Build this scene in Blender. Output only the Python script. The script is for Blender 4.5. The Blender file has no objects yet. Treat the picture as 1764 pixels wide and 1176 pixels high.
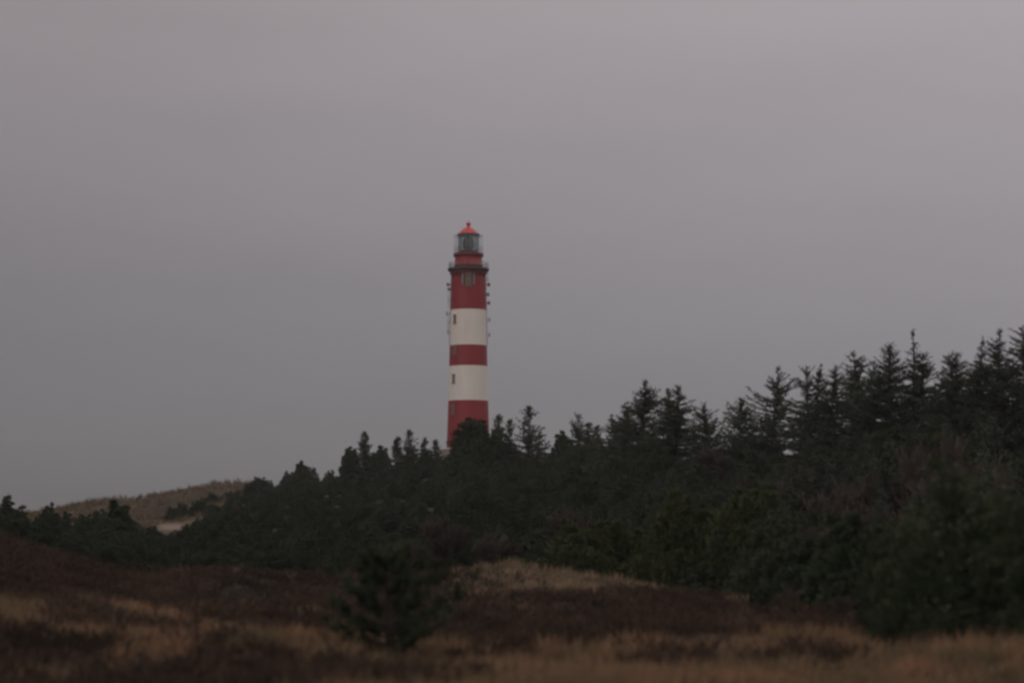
import bpy, math
import numpy as np
from math import radians as R, pi, sin, cos, atan, atan2, tan, hypot

C = bpy.context.scene.collection
scene = bpy.context.scene

# ------------------------------------------------------------------ camera
FPX, PITCH, CAMZ = 4150.0, atan(352 / 4150.0), 2.0
cam_d = bpy.data.cameras.new("camera")
cam = bpy.data.objects.new("camera", cam_d)
C.objects.link(cam)
scene.camera = cam
cam_d.sensor_width = 36.0
cam_d.lens = 36.0 * FPX / 1764.0
cam_d.clip_start, cam_d.clip_end = 0.2, 6000
cam.location = (0, 0, CAMZ)
cam.rotation_euler = (pi / 2 + PITCH, 0, 0)
cam_d.dof.use_dof = True                 # the photograph is softly focused, the heath in front most of all
cam_d.dof.focus_distance = 320.0
cam_d.dof.aperture_fstop = 0.80

# ------------------------------------------------------------------ world: overcast dusk sky
SUN_EL, SUN_AZ = R(24), R(215)           # direction the light comes FROM: behind and to the left of the camera
world = bpy.data.worlds.new("World")
scene.world = world
world.use_nodes = True
nt = world.node_tree
N, L = nt.nodes, nt.links
N.clear()
out = N.new("ShaderNodeOutputWorld")
bg = N.new("ShaderNodeBackground")
bg.inputs["Strength"].default_value = 0.1
sky = N.new("ShaderNodeTexSky")
sky.sky_type = 'NISHITA'
sky.sun_disc = False
sky.sun_elevation = SUN_EL
sky.sun_rotation = SUN_AZ
tc = N.new("ShaderNodeTexCoord")
sep = N.new("ShaderNodeSeparateXYZ")
L.new(tc.outputs["Generated"], sep.inputs[0])


def wmath(op, a, b=None):
    n = N.new("ShaderNodeMath")
    n.operation = op
    for i, v in enumerate((a, b)):
        if v is None:
            continue
        if isinstance(v, (int, float)):
            n.inputs[i].default_value = v
        else:
            L.new(v, n.inputs[i])
    return n.outputs[0]


ramp = N.new("ShaderNodeValToRGB")       # brightness of the cloud deck from horizon to zenith
zz = wmath('ADD', wmath('MULTIPLY', sep.outputs[2], 0.9), 0.1)
L.new(zz, ramp.inputs[0])
e = ramp.color_ramp.elements
stops = [(0.0, (.10, .098, .10)), (0.1, (.132, .125, .133)), (0.135, (.172, .162, .174)), (0.19, (.232, .216, .232)),
         (0.30, (.352, .312, .325)), (0.55, (.53, .48, .485)), (1.0, (.79, .73, .72))]
e[0].position, e[0].color = stops[0][0], (*stops[0][1], 1)
e[1].position, e[1].color = stops[-1][0], (*stops[-1][1], 1)
for p_, c_ in stops[1:-1]:
    el = e.new(p_)
    el.color = (*c_, 1)
side = wmath('ADD', wmath('MULTIPLY', sep.outputs[0], 0.70), 1.0)
side = wmath('MINIMUM', wmath('MAXIMUM', side, 0.7), 1.3)
mp = N.new("ShaderNodeMapping")
mp.inputs["Scale"].default_value = (3.0, 3.0, 14.0)
L.new(tc.outputs["Generated"], mp.inputs[0])
nz = N.new("ShaderNodeTexNoise")
nz.inputs["Scale"].default_value = 1.6
nz.inputs["Detail"].default_value = 4.0
L.new(mp.outputs[0], nz.inputs["Vector"])
cl = wmath('ADD', wmath('MULTIPLY', nz.outputs["Fac"], 0.18), 0.91)
gain = wmath('MULTIPLY', wmath('MULTIPLY', side, cl), 10.0)
vm = N.new("ShaderNodeVectorMath")
vm.operation = 'SCALE'
L.new(ramp.outputs[0], vm.inputs[0])
L.new(gain, vm.inputs["Scale"])
mix = N.new("ShaderNodeMix")
mix.data_type = 'RGBA'
mix.inputs["Factor"].default_value = 0.97
L.new(sky.outputs[0], mix.inputs["A"])
L.new(vm.outputs[0], mix.inputs["B"])
L.new(mix.outputs["Result"], bg.inputs["Color"])
L.new(bg.outputs[0], out.inputs["Surface"])

sun_d = bpy.data.lights.new("sun", 'SUN')
sun_d.energy = 0.5
sun_d.angle = R(30)
sun_d.color = (1.0, 0.94, 0.88)
sun = bpy.data.objects.new("sun", sun_d)
C.objects.link(sun)
sun.rotation_euler = (pi / 2 - SUN_EL, 0, pi - SUN_AZ)   # sky's rotation turns clockwise from +Y
sun.location = (0, 0, 60)

scene.view_settings.view_transform = 'Standard'
scene.view_settings.look = 'None'
scene.view_settings.exposure = 0.0
scene.view_settings.gamma = 1.0
scene.cycles.max_bounces = 6
scene.cycles.use_denoising = True
scene.cycles.filter_width = 2.8         # a soft consumer lens

# ------------------------------------------------------------------ helpers
rng = np.random.default_rng(7)


def tag(o, label=None, cat=None, group=None, kind=None):
    if label: o["label"] = label
    if cat: o["category"] = cat
    if group: o["group"] = group
    if kind: o["kind"] = kind
    return o


def link(name, me, parent=None, loc=None):
    o = bpy.data.objects.new(name, me)
    C.objects.link(o)
    if parent is not None: o.parent = parent
    if loc is not None: o.location = loc
    return o


def mesh_np(name, quads=None, tris=None, mats=(), smooth=False, mi=None):
    """Mesh from loose faces: quads (n,4,3), tris (n,3,3)."""
    nq = 0 if quads is None else len(quads)
    nt_ = 0 if tris is None else len(tris)
    vs = []
    if nq: vs.append(np.asarray(quads, np.float32).reshape(-1, 3))
    if nt_: vs.append(np.asarray(tris, np.float32).reshape(-1, 3))
    V = np.concatenate(vs)
    me = bpy.data.meshes.new(name)
    me.vertices.add(len(V))
    me.vertices.foreach_set("co", V.ravel())
    me.loops.add(len(V))
    me.loops.foreach_set("vertex_index", np.arange(len(V), dtype=np.int32))
    me.polygons.add(nq + nt_)
    st = np.concatenate([np.arange(nq) * 4, nq * 4 + np.arange(nt_) * 3]).astype(np.int32)
    me.polygons.foreach_set("loop_start", st)
    if mi is not None: me.polygons.foreach_set("material_index", np.asarray(mi, np.int32))
    for m in mats: me.materials.append(m)
    if smooth: me.polygons.foreach_set("use_smooth", np.ones(nq + nt_, bool))
    me.update(calc_edges=True)
    return me


class Geo:
    """Small solid shapes gathered into ONE mesh."""
    def __init__(s): s.v, s.f, s.m, s.sm = [], [], [], []

    def face(s, idx, m=0, smooth=False):
        s.f.append(tuple(idx)); s.m.append(m); s.sm.append(smooth)

    def lathe(s, prof, seg=48, c=(0, 0), m=0, smooth=True, mats=None, caps=True):
        b = len(s.v)
        for r, z in prof:
            for k in range(seg):
                a = 2 * pi * k / seg
                s.v.append((c[0] + r * cos(a), c[1] + r * sin(a), z))
        for i in range(len(prof) - 1):
            for k in range(seg):
                k2 = (k + 1) % seg
                s.face((b + i * seg + k, b + i * seg + k2, b + (i + 1) * seg + k2, b + (i + 1) * seg + k),
                       mats[i] if mats else m, smooth)
        if caps:
            for i, fl in ((0, True), (len(prof) - 1, False)):
                c0 = len(s.v)
                s.v += s.v[b + i * seg:b + (i + 1) * seg]
                ix = [c0 + k for k in range(seg)]
                s.face(ix[::-1] if fl else ix, m)
        return s

    def box(s, c, size, rz=0, m=0):
        b = len(s.v)
        ca, sa = cos(rz), sin(rz)
        for dx in (-.5, .5):
            for dy in (-.5, .5):
                for dz in (-.5, .5):
                    x, y = dx * size[0], dy * size[1]
                    s.v.append((c[0] + x * ca - y * sa, c[1] + x * sa + y * ca, c[2] + dz * size[2]))
        for q in ((0, 1, 3, 2), (4, 6, 7, 5), (0, 4, 5, 1), (2, 3, 7, 6), (0, 2, 6, 4), (1, 5, 7, 3)):
            s.face([b + i for i in q], m)
        return s

    def tube(s, p, q, r0, r1=None, seg=8, m=0):
        r1 = r0 if r1 is None else r1
        p, q = np.array(p, float), np.array(q, float)
        d = q - p
        d /= np.linalg.norm(d)
        a = np.cross(d, (0, 0, 1.0) if abs(d[2]) < .9 else (1.0, 0, 0)); a /= np.linalg.norm(a)
        c = np.cross(d, a)
        b = len(s.v)
        for P, r in ((p, r0), (q, r1)):
            for k in range(seg):
                t = 2 * pi * k / seg
                s.v.append(tuple(P + r * (a * cos(t) + c * sin(t))))
        for k in range(seg):
            k2 = (k + 1) % seg
            s.face((b + k, b + k2, b + seg + k2, b + seg + k), m, True)
        s.face([b + k for k in range(seg)][::-1], m)
        s.face([b + seg + k for k in range(seg)], m)
        return s

    def ring(s, r, z, t, seg=48, m=0):
        for k in range(seg):
            a, a2 = 2 * pi * k / seg, 2 * pi * (k + 1) / seg
            s.tube((r * cos(a), r * sin(a), z), (r * cos(a2), r * sin(a2), z), t, t, 6, m)
        return s

    def build(s, name, mats, parent=None, loc=None):
        me = bpy.data.meshes.new(name)
        me.from_pydata(s.v, [], s.f)
        for m in (mats if isinstance(mats, (list, tuple)) else [mats]): me.materials.append(m)
        me.polygons.foreach_set("material_index", s.m)
        me.polygons.foreach_set("use_smooth", s.sm)
        me.update()
        return link(name, me, parent, loc)


def vnoise(x, y, seed=0):
    """smooth value noise in [-1,1]"""
    xi, yi = np.floor(x).astype(np.int64), np.floor(y).astype(np.int64)
    fx, fy = x - xi, y - yi
    fx, fy = fx * fx * (3 - 2 * fx), fy * fy * (3 - 2 * fy)

    def h(a, b):
        n = (a * 374761393 + b * 668265263 + seed * 974634777) & 0xFFFFFFFF
        n = ((n ^ (n >> 13)) * 1274126177) & 0xFFFFFFFF
        return ((n ^ (n >> 16)) & 0xFFFF) / 32767.5 - 1
    return (h(xi, yi) * (1 - fx) + h(xi + 1, yi) * fx) * (1 - fy) + (h(xi, yi + 1) * (1 - fx) + h(xi + 1, yi + 1) * fx) * fy


def at(u, v, D):
    """world point on the sight line through photo pixel (u,v) at horizontal distance D"""
    x, y = (u - 882) / FPX, (588 - v) / FPX
    d = np.array([x, cos(PITCH) - y * sin(PITCH), sin(PITCH) + y * cos(PITCH)])
    return d * (D / hypot(d[0], d[1])) + np.array([0, 0, CAMZ])


def vz(v, D): return at(882, v, D)[2]


# ------------------------------------------------------------------ materials
def mat(name, base, rough=0.85, spec=0.2, noise=None, bump=None, rand=0.0, metal=0.0, stretch=None):
    """base rgb; noise = (scale, second rgb, contrast); bump = (scale, strength)"""
    m = bpy.data.materials.new(name)
    m.use_nodes = True
    n, l = m.node_tree.nodes, m.node_tree.links
    p = n["Principled BSDF"]
    p.inputs["Roughness"].default_value = rough
    p.inputs["Specular IOR Level"].default_value = spec
    p.inputs["Metallic"].default_value = metal
    p.inputs["Base Color"].default_value = (*base, 1)
    tcn = n.new("ShaderNodeTexCoord")
    col = None
    if noise:
        t = n.new("ShaderNodeTexNoise")
        t.inputs["Scale"].default_value = noise[0]
        t.inputs["Detail"].default_value = 5
        if stretch:
            mpn = n.new("ShaderNodeMapping")
            mpn.inputs["Scale"].default_value = stretch
            l.new(tcn.outputs["Object"], mpn.inputs[0])
            l.new(mpn.outputs[0], t.inputs["Vector"])
        else:
            l.new(tcn.outputs["Object"], t.inputs["Vector"])
        r = n.new("ShaderNodeValToRGB")
        k = noise[2]
        r.color_ramp.elements[0].position = 0.5 - k
        r.color_ramp.elements[1].position = 0.5 + k
        r.color_ramp.elements[0].color = (*base, 1)
        r.color_ramp.elements[1].color = (*noise[1], 1)
        l.new(t.outputs["Fac"], r.inputs[0])
        col = r.outputs[0]
        l.new(col, p.inputs["Base Color"])
    if rand:
        oi = n.new("ShaderNodeObjectInfo")
        mr = n.new("ShaderNodeMapRange")
        mr.inputs["To Min"].default_value = 1 - rand
        mr.inputs["To Max"].default_value = 1 + rand
        l.new(oi.outputs["Random"], mr.inputs["Value"])
        hs = n.new("ShaderNodeHueSaturation")
        hs.inputs["Color"].default_value = (*base, 1)
        if col: l.new(col, hs.inputs["Color"])
        l.new(mr.outputs[0], hs.inputs["Value"])
        l.new(hs.outputs[0], p.inputs["Base Color"])
    if bump:
        t = n.new("ShaderNodeTexNoise")
        t.inputs["Scale"].default_value = bump[0]
        t.inputs["Detail"].default_value = 6
        l.new(tcn.outputs["Object"], t.inputs["Vector"])
        b = n.new("ShaderNodeBump")
        b.inputs["Strength"].default_value = bump[1]
        b.inputs["Distance"].default_value = 0.05
        l.new(t.outputs["Fac"], b.inputs["Height"])
        l.new(b.outputs[0], p.inputs["Normal"])
    return m


M = {}
M['red'] = mat("red_paint", (.255, .016, .021), .55, .35, (1.2, (.215, .018, .022), .2), (6, .15), stretch=(1, 1, .12))
M['roof'] = mat("roof_red_paint", (.52, .045, .050), .45, .4, (2.0, (.44, .04, .045), .3))
M['trimred'] = mat("dark_red_trim", (.16, .022, .026), .6, .3, (3, (.11, .02, .022), .3))
M['white'] = mat("white_paint", (.74, .69, .635), .6, .3, (.8, (.665, .61, .545), .25), (6, .12), stretch=(1, 1, .25))
M['dark'] = mat("dark_iron", (.035, .034, .036), .6, .4, (3, (.05, .04, .04), .3))
M['steel'] = mat("galvanised_steel", (.20, .21, .215), .55, .4, (5, (.14, .14, .15), .3))
M['glassdark'] = mat("window_glass", (.11, .105, .085), .2, .5)
M['frame'] = mat("window_frame", (.24, .20, .15), .7, .3)
M['lens'] = mat("lens_glass", (.10, .115, .095), .25, .6, (4, (.05, .06, .05), .2))
M['antred'] = mat("red_drum", (.30, .06, .05), .6, .3)
M['antgrey'] = mat("grey_drum", (.16, .16, .17), .6, .3)
M['plinth'] = mat("plinth_stone", (.50, .42, .40), .8, .2, (2, (.34, .29, .27), .3), (8, .3))
M['spruce'] = mat("spruce_needles", (.030, .040, .027), .75, .25, (.5, (.052, .062, .038), .22), None, .22)
M['pine'] = mat("pine_needles", (.029, .040, .022), .75, .2, (.5, (.046, .059, .029), .22), None, .25)
M['fresh'] = mat("fresh_pine_needles", (.040, .050, .018), .75, .2, (.5, (.062, .072, .026), .22))
M['tip'] = mat("pale_shoot_tips", (.075, .088, .048), .8, .2)
M['bark'] = mat("bark", (.060, .046, .038), .9, .1, (6, (.035, .028, .024), .3), (20, .5))
M['twig'] = mat("bare_twigs", (.080, .063, .053), .9, .1, (2, (.055, .044, .037), .3), None, .2)
M['pale_bark'] = mat("pale_bark", (.12, .095, .08), .9, .1, (6, (.07, .055, .045), .3))
M['heather'] = mat("heather_twigs", (.080, .050, .036), .9, .1, (.5, (.025, .020, .015), .18))
M['heather'].node_tree.nodes["Principled BSDF"].inputs["Roughness"].default_value = .95
M['grass'] = mat("dry_grass", (.275, .155, .092), .8, .2, (.7, (.120, .092, .050), .14))
M['green'] = mat("green_grass", (.075, .080, .035), .8, .2, (.4, (.11, .085, .04), .2))
M['pale'] = mat("pale_grass", (.25, .175, .112), .8, .2, (.6, (.12, .088, .056), .14))
M['marram'] = mat("marram_grass", (.155, .115, .070), .8, .2, (.12, (.095, .075, .045), .2))

glass = bpy.data.materials.new("lantern_glass")
glass.use_nodes = True
gn, gl = glass.node_tree.nodes, glass.node_tree.links
gn.clear()
go = gn.new("ShaderNodeOutputMaterial")
gm = gn.new("ShaderNodeMixShader")
gt = gn.new("ShaderNodeBsdfTransparent")
gt.inputs[0].default_value = (.80, .86, .84, 1)
gg = gn.new("ShaderNodeBsdfGlossy")
gg.inputs["Roughness"].default_value = .08
gg.inputs["Color"].default_value = (.8, .85, .85, 1)
gm.inputs[0].default_value = .18
gl.new(gt.outputs[0], gm.inputs[1]); gl.new(gg.outputs[0], gm.inputs[2]); gl.new(gm.outputs[0], go.inputs[0])
M['glass'] = glass

# ------------------------------------------------------------------ ground: one sheet of heath and dunes
ROWS = [
    (4, [(0, 5200)]), (20, [(0, 1345), (1764, 1345)]), (30, [(0, 1212), (1764, 1212)]),
    (35, [(0, 1172), (880, 1176), (1764, 1178)]),
    (45, [(0, 1102), (300, 1112), (880, 1118), (1764, 1112)]),
    (60, [(-400, 1000), (0, 1030), (250, 1055), (450, 1068), (650, 1072), (950, 1065), (1300, 1075), (1764, 1078)]),
    (80, [(-400, 930), (0, 965), (120, 992), (250, 1015), (450, 1025), (650, 1030), (800, 1020), (950, 1018), (1100, 1024), (1300, 1038), (1764, 1042)]),
    (95, [(-400, 880), (0, 918), (60, 930), (110, 952), (170, 970), (250, 985), (450, 992), (650, 995), (790, 985), (860, 968), (900, 966), (960, 985), (1100, 999), (1250, 1022), (1764, 1025)]),
    (106, [(-400, 885), (0, 922), (120, 955), (250, 983), (450, 988), (650, 990), (800, 978), (900, 966), (1000, 978), (1100, 985), (1764, 980)]),
    (130, [(-400, 900), (0, 945), (250, 965), (450, 965), (650, 965), (800, 955), (950, 945), (1100, 935), (1300, 920), (1500, 900), (1764, 885)]),
    (160, [(-400, 895), (0, 938), (250, 945), (450, 935), (650, 925), (800, 915), (950, 905), (1100, 885), (1300, 850), (1500, 832), (1764, 812)]),
    (220, [(-400, 885), (0, 922), (250, 925), (320, 922), (450, 890), (650, 870), (800, 855), (950, 848), (1100, 838), (1300, 805), (1500, 782), (1764, 762)]),
    (260, [(-400, 880), (0, 912), (250, 908), (320, 905), (450, 870), (650, 845), (800, 828), (950, 822), (1100, 820), (1300, 798), (1764, 760)]),
    (300, [(-400, 880), (0, 900), (250, 888), (330, 880), (400, 862), (450, 862), (650, 845), (800, 808), (950, 803), (1100, 805), (1300, 795), (1764, 765)]),
    (350, [(-400, 900), (0, 893), (98, 878), (125, 869), (160, 863), (205, 860), (235, 862), (262, 850), (310, 842), (345, 835), (372, 832), (405, 834), (432, 834), (460, 846), (650, 822), (760, 790), (800, 781), (950, 785), (1100, 800), (1764, 775)]),
    (415, [(-400, 900), (0, 897), (200, 876), (380, 848), (480, 852), (650, 824), (760, 786), (800, 779), (950, 782), (1100, 800), (1764, 785)]),
    (600, [(-400, 915), (0, 905), (400, 880), (800, 830), (1100, 840), (1764, 820)]),
    (1200, [(0, 932), (1764, 925)]), (2600, [(0, 942), (1764, 942)])]
UG = np.arange(-500, 2265, 8.0)
LD = np.linspace(math.log(4), math.log(2600), 500)
SHIFT = {80: 12, 95: 26, 106: 28, 130: 16}
rowz = np.array([[vz(np.interp(u, [a for a, b in r], [b for a, b in r]) + SHIFT.get(D, 0), D) for u in UG] for D, r in ROWS])
lrow = np.log([D for D, r in ROWS])
ZG = np.stack([np.interp(LD, lrow, rowz[:, j]) for j in range(len(UG))])      # (u, D)


def blur(A, k, axis):
    w = np.exp(-np.linspace(-2, 2, 2 * k + 1) ** 2)
    w /= w.sum()
    P = np.pad(A, [(k, k) if a == axis else (0, 0) for a in (0, 1)], mode='edge')
    return sum(w[i] * np.take(P, range(i, i + A.shape[axis]), axis) for i in range(2 * k + 1))


ZG = blur(blur(ZG, 2, 0), 3, 1)


def uD(X, Y):
    D = np.hypot(X, Y)
    az = np.arctan2(X, np.maximum(Y, 1e-6))
    az = np.where(Y <= 0, np.sign(X + 1e-9) * pi / 2, az)
    return 882 + FPX * np.tan(np.clip(az, -.33, .33)) * 1.0036, D      # tan(az)=x/(cos p - y sin p)


def height(X, Y):
    X, Y = np.asarray(X, float), np.asarray(Y, float)
    u, D = uD(X, Y)
    fu = np.clip((u - UG[0]) / 8.0, 0, len(UG) - 1.001)
    fd = np.clip((np.log(np.maximum(D, 4.0)) - LD[0]) / (LD[1] - LD[0]), 0, len(LD) - 1.001)
    i, j = fu.astype(int), fd.astype(int)
    a, b = fu - i, fd - j
    z = (ZG[i, j] * (1 - a) + ZG[i + 1, j] * a) * (1 - b) + (ZG[i, j + 1] * (1 - a) + ZG[i + 1, j + 1] * a) * b
    n = .30 * vnoise(X / 4.6, Y / 5.0, 1) * np.clip((125 - D) / 20, .5, 1) + .10 * vnoise(X / 1.7, Y / 2.3, 2) + .045 * vnoise(X / .7, Y / .8, 3)
    amp = np.clip((D - 12) / 30, .15, 1) * np.where(D > 320, .6, 1) + np.clip((D - 250) / 60, 0, 1.0) * 1.6 * np.clip((600 - D) / 200, 0, 1)
    n = n + .34 * vnoise(X / 9.5, Y / 8.0, 4) * np.clip((118 - D) / 20, 0, 1) * np.clip((D - 40) / 12, 0, 1)
    n = n + .26 * vnoise(X / 2.6, Y / 3.2, 6) * np.clip(1 - np.abs(D - 88) / 22, 0, 1)
    far = .8 * vnoise(X / 16, Y / 22, 5) * np.clip((D - 260) / 60, 0, 1) * np.clip((700 - D) / 200, 0, 1)
    keep = 1 - np.exp(-((X + 7.5) ** 2 + (Y - 415) ** 2) / 14 ** 2)
    return z + (n * amp + far * .6) * keep


def cover(X, Y):
    """grass 0..1 and sand 0..1 of the ground"""
    u, D = uD(X, Y)
    n = .5 * vnoise(X / 2.6, Y / 3.6, 11) + .32 * vnoise(X / 1.0, Y / 1.6, 12) + .18 * vnoise(X / .4, Y / .5, 13)
    edge = np.interp(u, [0, 400, 700, 900, 1764], [37.5, 38.5, 39.5, 40.5, 42])
    g = 1 / (1 + np.exp((D - edge - 4.5 * n) / 1.5)) * np.interp(u, [0, 250, 450, 700, 1000], [.30, .5, .62, .85, 1.15])

    def blob(u0, d0, su, sd, a=1.0): return a * np.exp(-((u - u0) / su) ** 2 - ((D - d0) / sd) ** 2)
    for b in ((20, 52, 85, 4.5, 1.6), (130, 44.5, 90, 3.2, 1.1), (240, 41, 110, 3.0, .9), (240, 56, 110, 3.5, .8), (430, 52, 80, 4.0, 1.2),
              (400, 47, 60, 3, .5), (640, 43, 120, 3, .5), (815, 66, 60, 3.5, .95), (960, 70, 40, 3, .3), (880, 95, 60, 4.5, 1.0), (985, 80, 60, 3, .5), (1130, 80, 60, 3, .45), (800, 84, 40, 3, .5), (900, 66, 120, 2.5, .35), (1010, 58, 140, 2.5, .3), (985, 91, 70, 7, .9),
              (1060, 91, 95, 6, 1.35), (1190, 88, 80, 5, 1.15), (1265, 82, 45, 4, .95), (1330, 76, 40, 3, .5), (740, 95, 30, 4, .7), (810, 97, 45, 5, .8),
              (900, 80, 60, 4, .4), (1250, 56, 90, 2.5, .35), (1640, 45, 300, 3, .4), (900, 84, 90, 7, .42), (1060, 82, 120, 5, .55), (830, 72, 80, 6, .5), (1150, 66, 200, 5, .22), (30, 82, 80, 4, .25), (330, 75, 120, 4, .2)):
        g = g + blob(*b)
    g = np.clip(g + n * .85 - .09 + .07 * np.clip((75 - D) / 15, 0, 1), 0, 1)
    gf = np.clip((D - 230) / 40, 0, 1)
    g = np.maximum(g, gf * np.clip(.8 + .5 * n + .35 * vnoise(X / 9, Y / 25, 21), 0, 1))
    s = 1.5 * np.exp(-((u - 294) / 24) ** 2 - ((D - 252) / 14) ** 2) + 1.2 * np.exp(-((u - 330) / 8) ** 2 - ((D - 250) / 12) ** 2)
    s = np.clip(s + .3 * n * (s > .1), 0, 1)
    return g, s


inner = np.arange(-15.5, 15.5001, .085)
az = np.radians(np.concatenate([np.arange(-180, -16, 4.0), [-16.0], inner, [16.0], np.arange(20, 180, 4.0)]))
Ds = np.concatenate([[.5, 2, 5, 9, 13], np.exp(np.linspace(math.log(16), math.log(30), 60)),
                     np.exp(np.linspace(math.log(30.2), math.log(115), 300)),
                     np.exp(np.linspace(math.log(116), math.log(480), 280)), np.exp(np.linspace(math.log(500), math.log(1600), 30))])
AA, DD = np.meshgrid(az, Ds)
GX, GY = DD * np.sin(AA), DD * np.cos(AA)
GZ = height(GX, GY)
nr, nc = GX.shape
V = np.stack([GX, GY, GZ], -1).reshape(-1, 3)
i0 = (np.arange(nr - 1)[:, None] * nc + np.arange(nc)[None, :])
i1 = (np.arange(nr - 1)[:, None] * nc + (np.arange(nc)[None, :] + 1) % nc)
F = np.stack([i0, i1, i1 + nc, i0 + nc], -1).reshape(-1, 4)[:, ::-1]
me = bpy.data.meshes.new("ground")
me.vertices.add(len(V)); me.vertices.foreach_set("co", V.astype(np.float32).ravel())
me.loops.add(F.size); me.loops.foreach_set("vertex_index", F.astype(np.int32).ravel())
me.polygons.add(len(F)); me.polygons.foreach_set("loop_start", (np.arange(len(F)) * 4).astype(np.int32))
me.polygons.foreach_set("use_smooth", np.ones(len(F), bool))
me.update(calc_edges=True)
g_, s_ = cover(GX, GY)
col = np.zeros((nr * nc, 4), np.float32)
col[:, 0], col[:, 1], col[:, 3] = g_.ravel(), s_.ravel(), 1
ca = me.color_attributes.new("cover", 'FLOAT_COLOR', 'POINT')
ca.data.foreach_set("color", col.ravel())
gm_ = bpy.data.materials.new("heath_ground")
gm_.use_nodes = True
n, l = gm_.node_tree.nodes, gm_.node_tree.links
p = n["Principled BSDF"]
p.inputs["Roughness"].default_value = .95
p.inputs["Specular IOR Level"].default_value = .1
att = n.new("ShaderNodeAttribute"); att.attribute_name = "cover"
sp = n.new("ShaderNodeSeparateColor"); l.new(att.outputs["Color"], sp.inputs[0])
geo = n.new("ShaderNodeNewGeometry")


def gnoise(sc, det=6):
    t = n.new("ShaderNodeTexNoise")
    t.inputs["Scale"].default_value = sc
    t.inputs["Detail"].default_value = det
    l.new(geo.outputs["Position"], t.inputs["Vector"])
    return t.outputs["Fac"]


def gramp(fac, a, b, lo=.35, hi=.65):
    r = n.new("ShaderNodeValToRGB")
    r.color_ramp.elements[0].position, r.color_ramp.elements[1].position = lo, hi
    r.color_ramp.elements[0].color, r.color_ramp.elements[1].color = (*a, 1), (*b, 1)
    l.new(fac, r.inputs[0])
    return r.outputs[0]


def gmix(f, a, b):
    x = n.new("ShaderNodeMix"); x.data_type = 'RGBA'
    l.new(f, x.inputs["Factor"]); l.new(a, x.inputs["A"]); l.new(b, x.inputs["B"])
    return x.outputs["Result"]


heath = gramp(gnoise(1.3), (.020, .016, .012), (.044, .031, .024))
grs = gramp(gnoise(1.1), (.042, .034, .022), (.105, .074, .045))
sand = gramp(gnoise(.8), (.17, .135, .10), (.24, .19, .14))
c1 = gmix(sp.outputs[0], heath, grs)
c2 = gmix(sp.outputs[1], c1, sand)
l.new(c2, p.inputs["Base Color"])
bp = n.new("ShaderNodeBump"); bp.inputs["Strength"].default_value = .6; bp.inputs["Distance"].default_value = .15
l.new(gnoise(2.5, 8), bp.inputs["Height"]); l.new(bp.outputs[0], p.inputs["Normal"])
me.materials.append(gm_)
tag(link("ground", me), kind="structure")

# ------------------------------------------------------------------ leaf faces
def unit(a): return a / np.maximum(np.linalg.norm(a, axis=-1, keepdims=True), 1e-9)


def kites(P, Dr, Ln, Wd, r):
    """thin kite faces from P along Dr, length Ln, width Wd, random roll"""
    k = len(P)
    s = unit(np.cross(Dr, r.normal(size=(k, 3))))
    Ln, Wd = np.broadcast_to(Ln, (k,))[:, None], np.broadcast_to(Wd, (k,))[:, None]
    mid = P + Dr * Ln * .45
    return np.stack([P, mid + s * Wd * .5, P + Dr * Ln, mid - s * Wd * .5], 1)


def tube_np(P, rad, seg=4):
    """tapered tube along polyline P (k,3)"""
    P = np.asarray(P, float)
    T = unit(np.gradient(P, axis=0))
    a = unit(np.cross(T, np.array([.31, .95, .05])))
    b = np.cross(T, a)
    th = np.arange(seg) * 2 * pi / seg
    ringp = P[:, None] + np.asarray(rad)[:, None, None] * (a[:, None] * np.cos(th)[None, :, None] + b[:, None] * np.sin(th)[None, :, None])
    q = np.stack([ringp[:-1], np.roll(ringp[:-1], -1, 1), np.roll(ringp[1:], -1, 1), ringp[1:]], 2)
    return q.reshape(-1, 4, 3)


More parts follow.
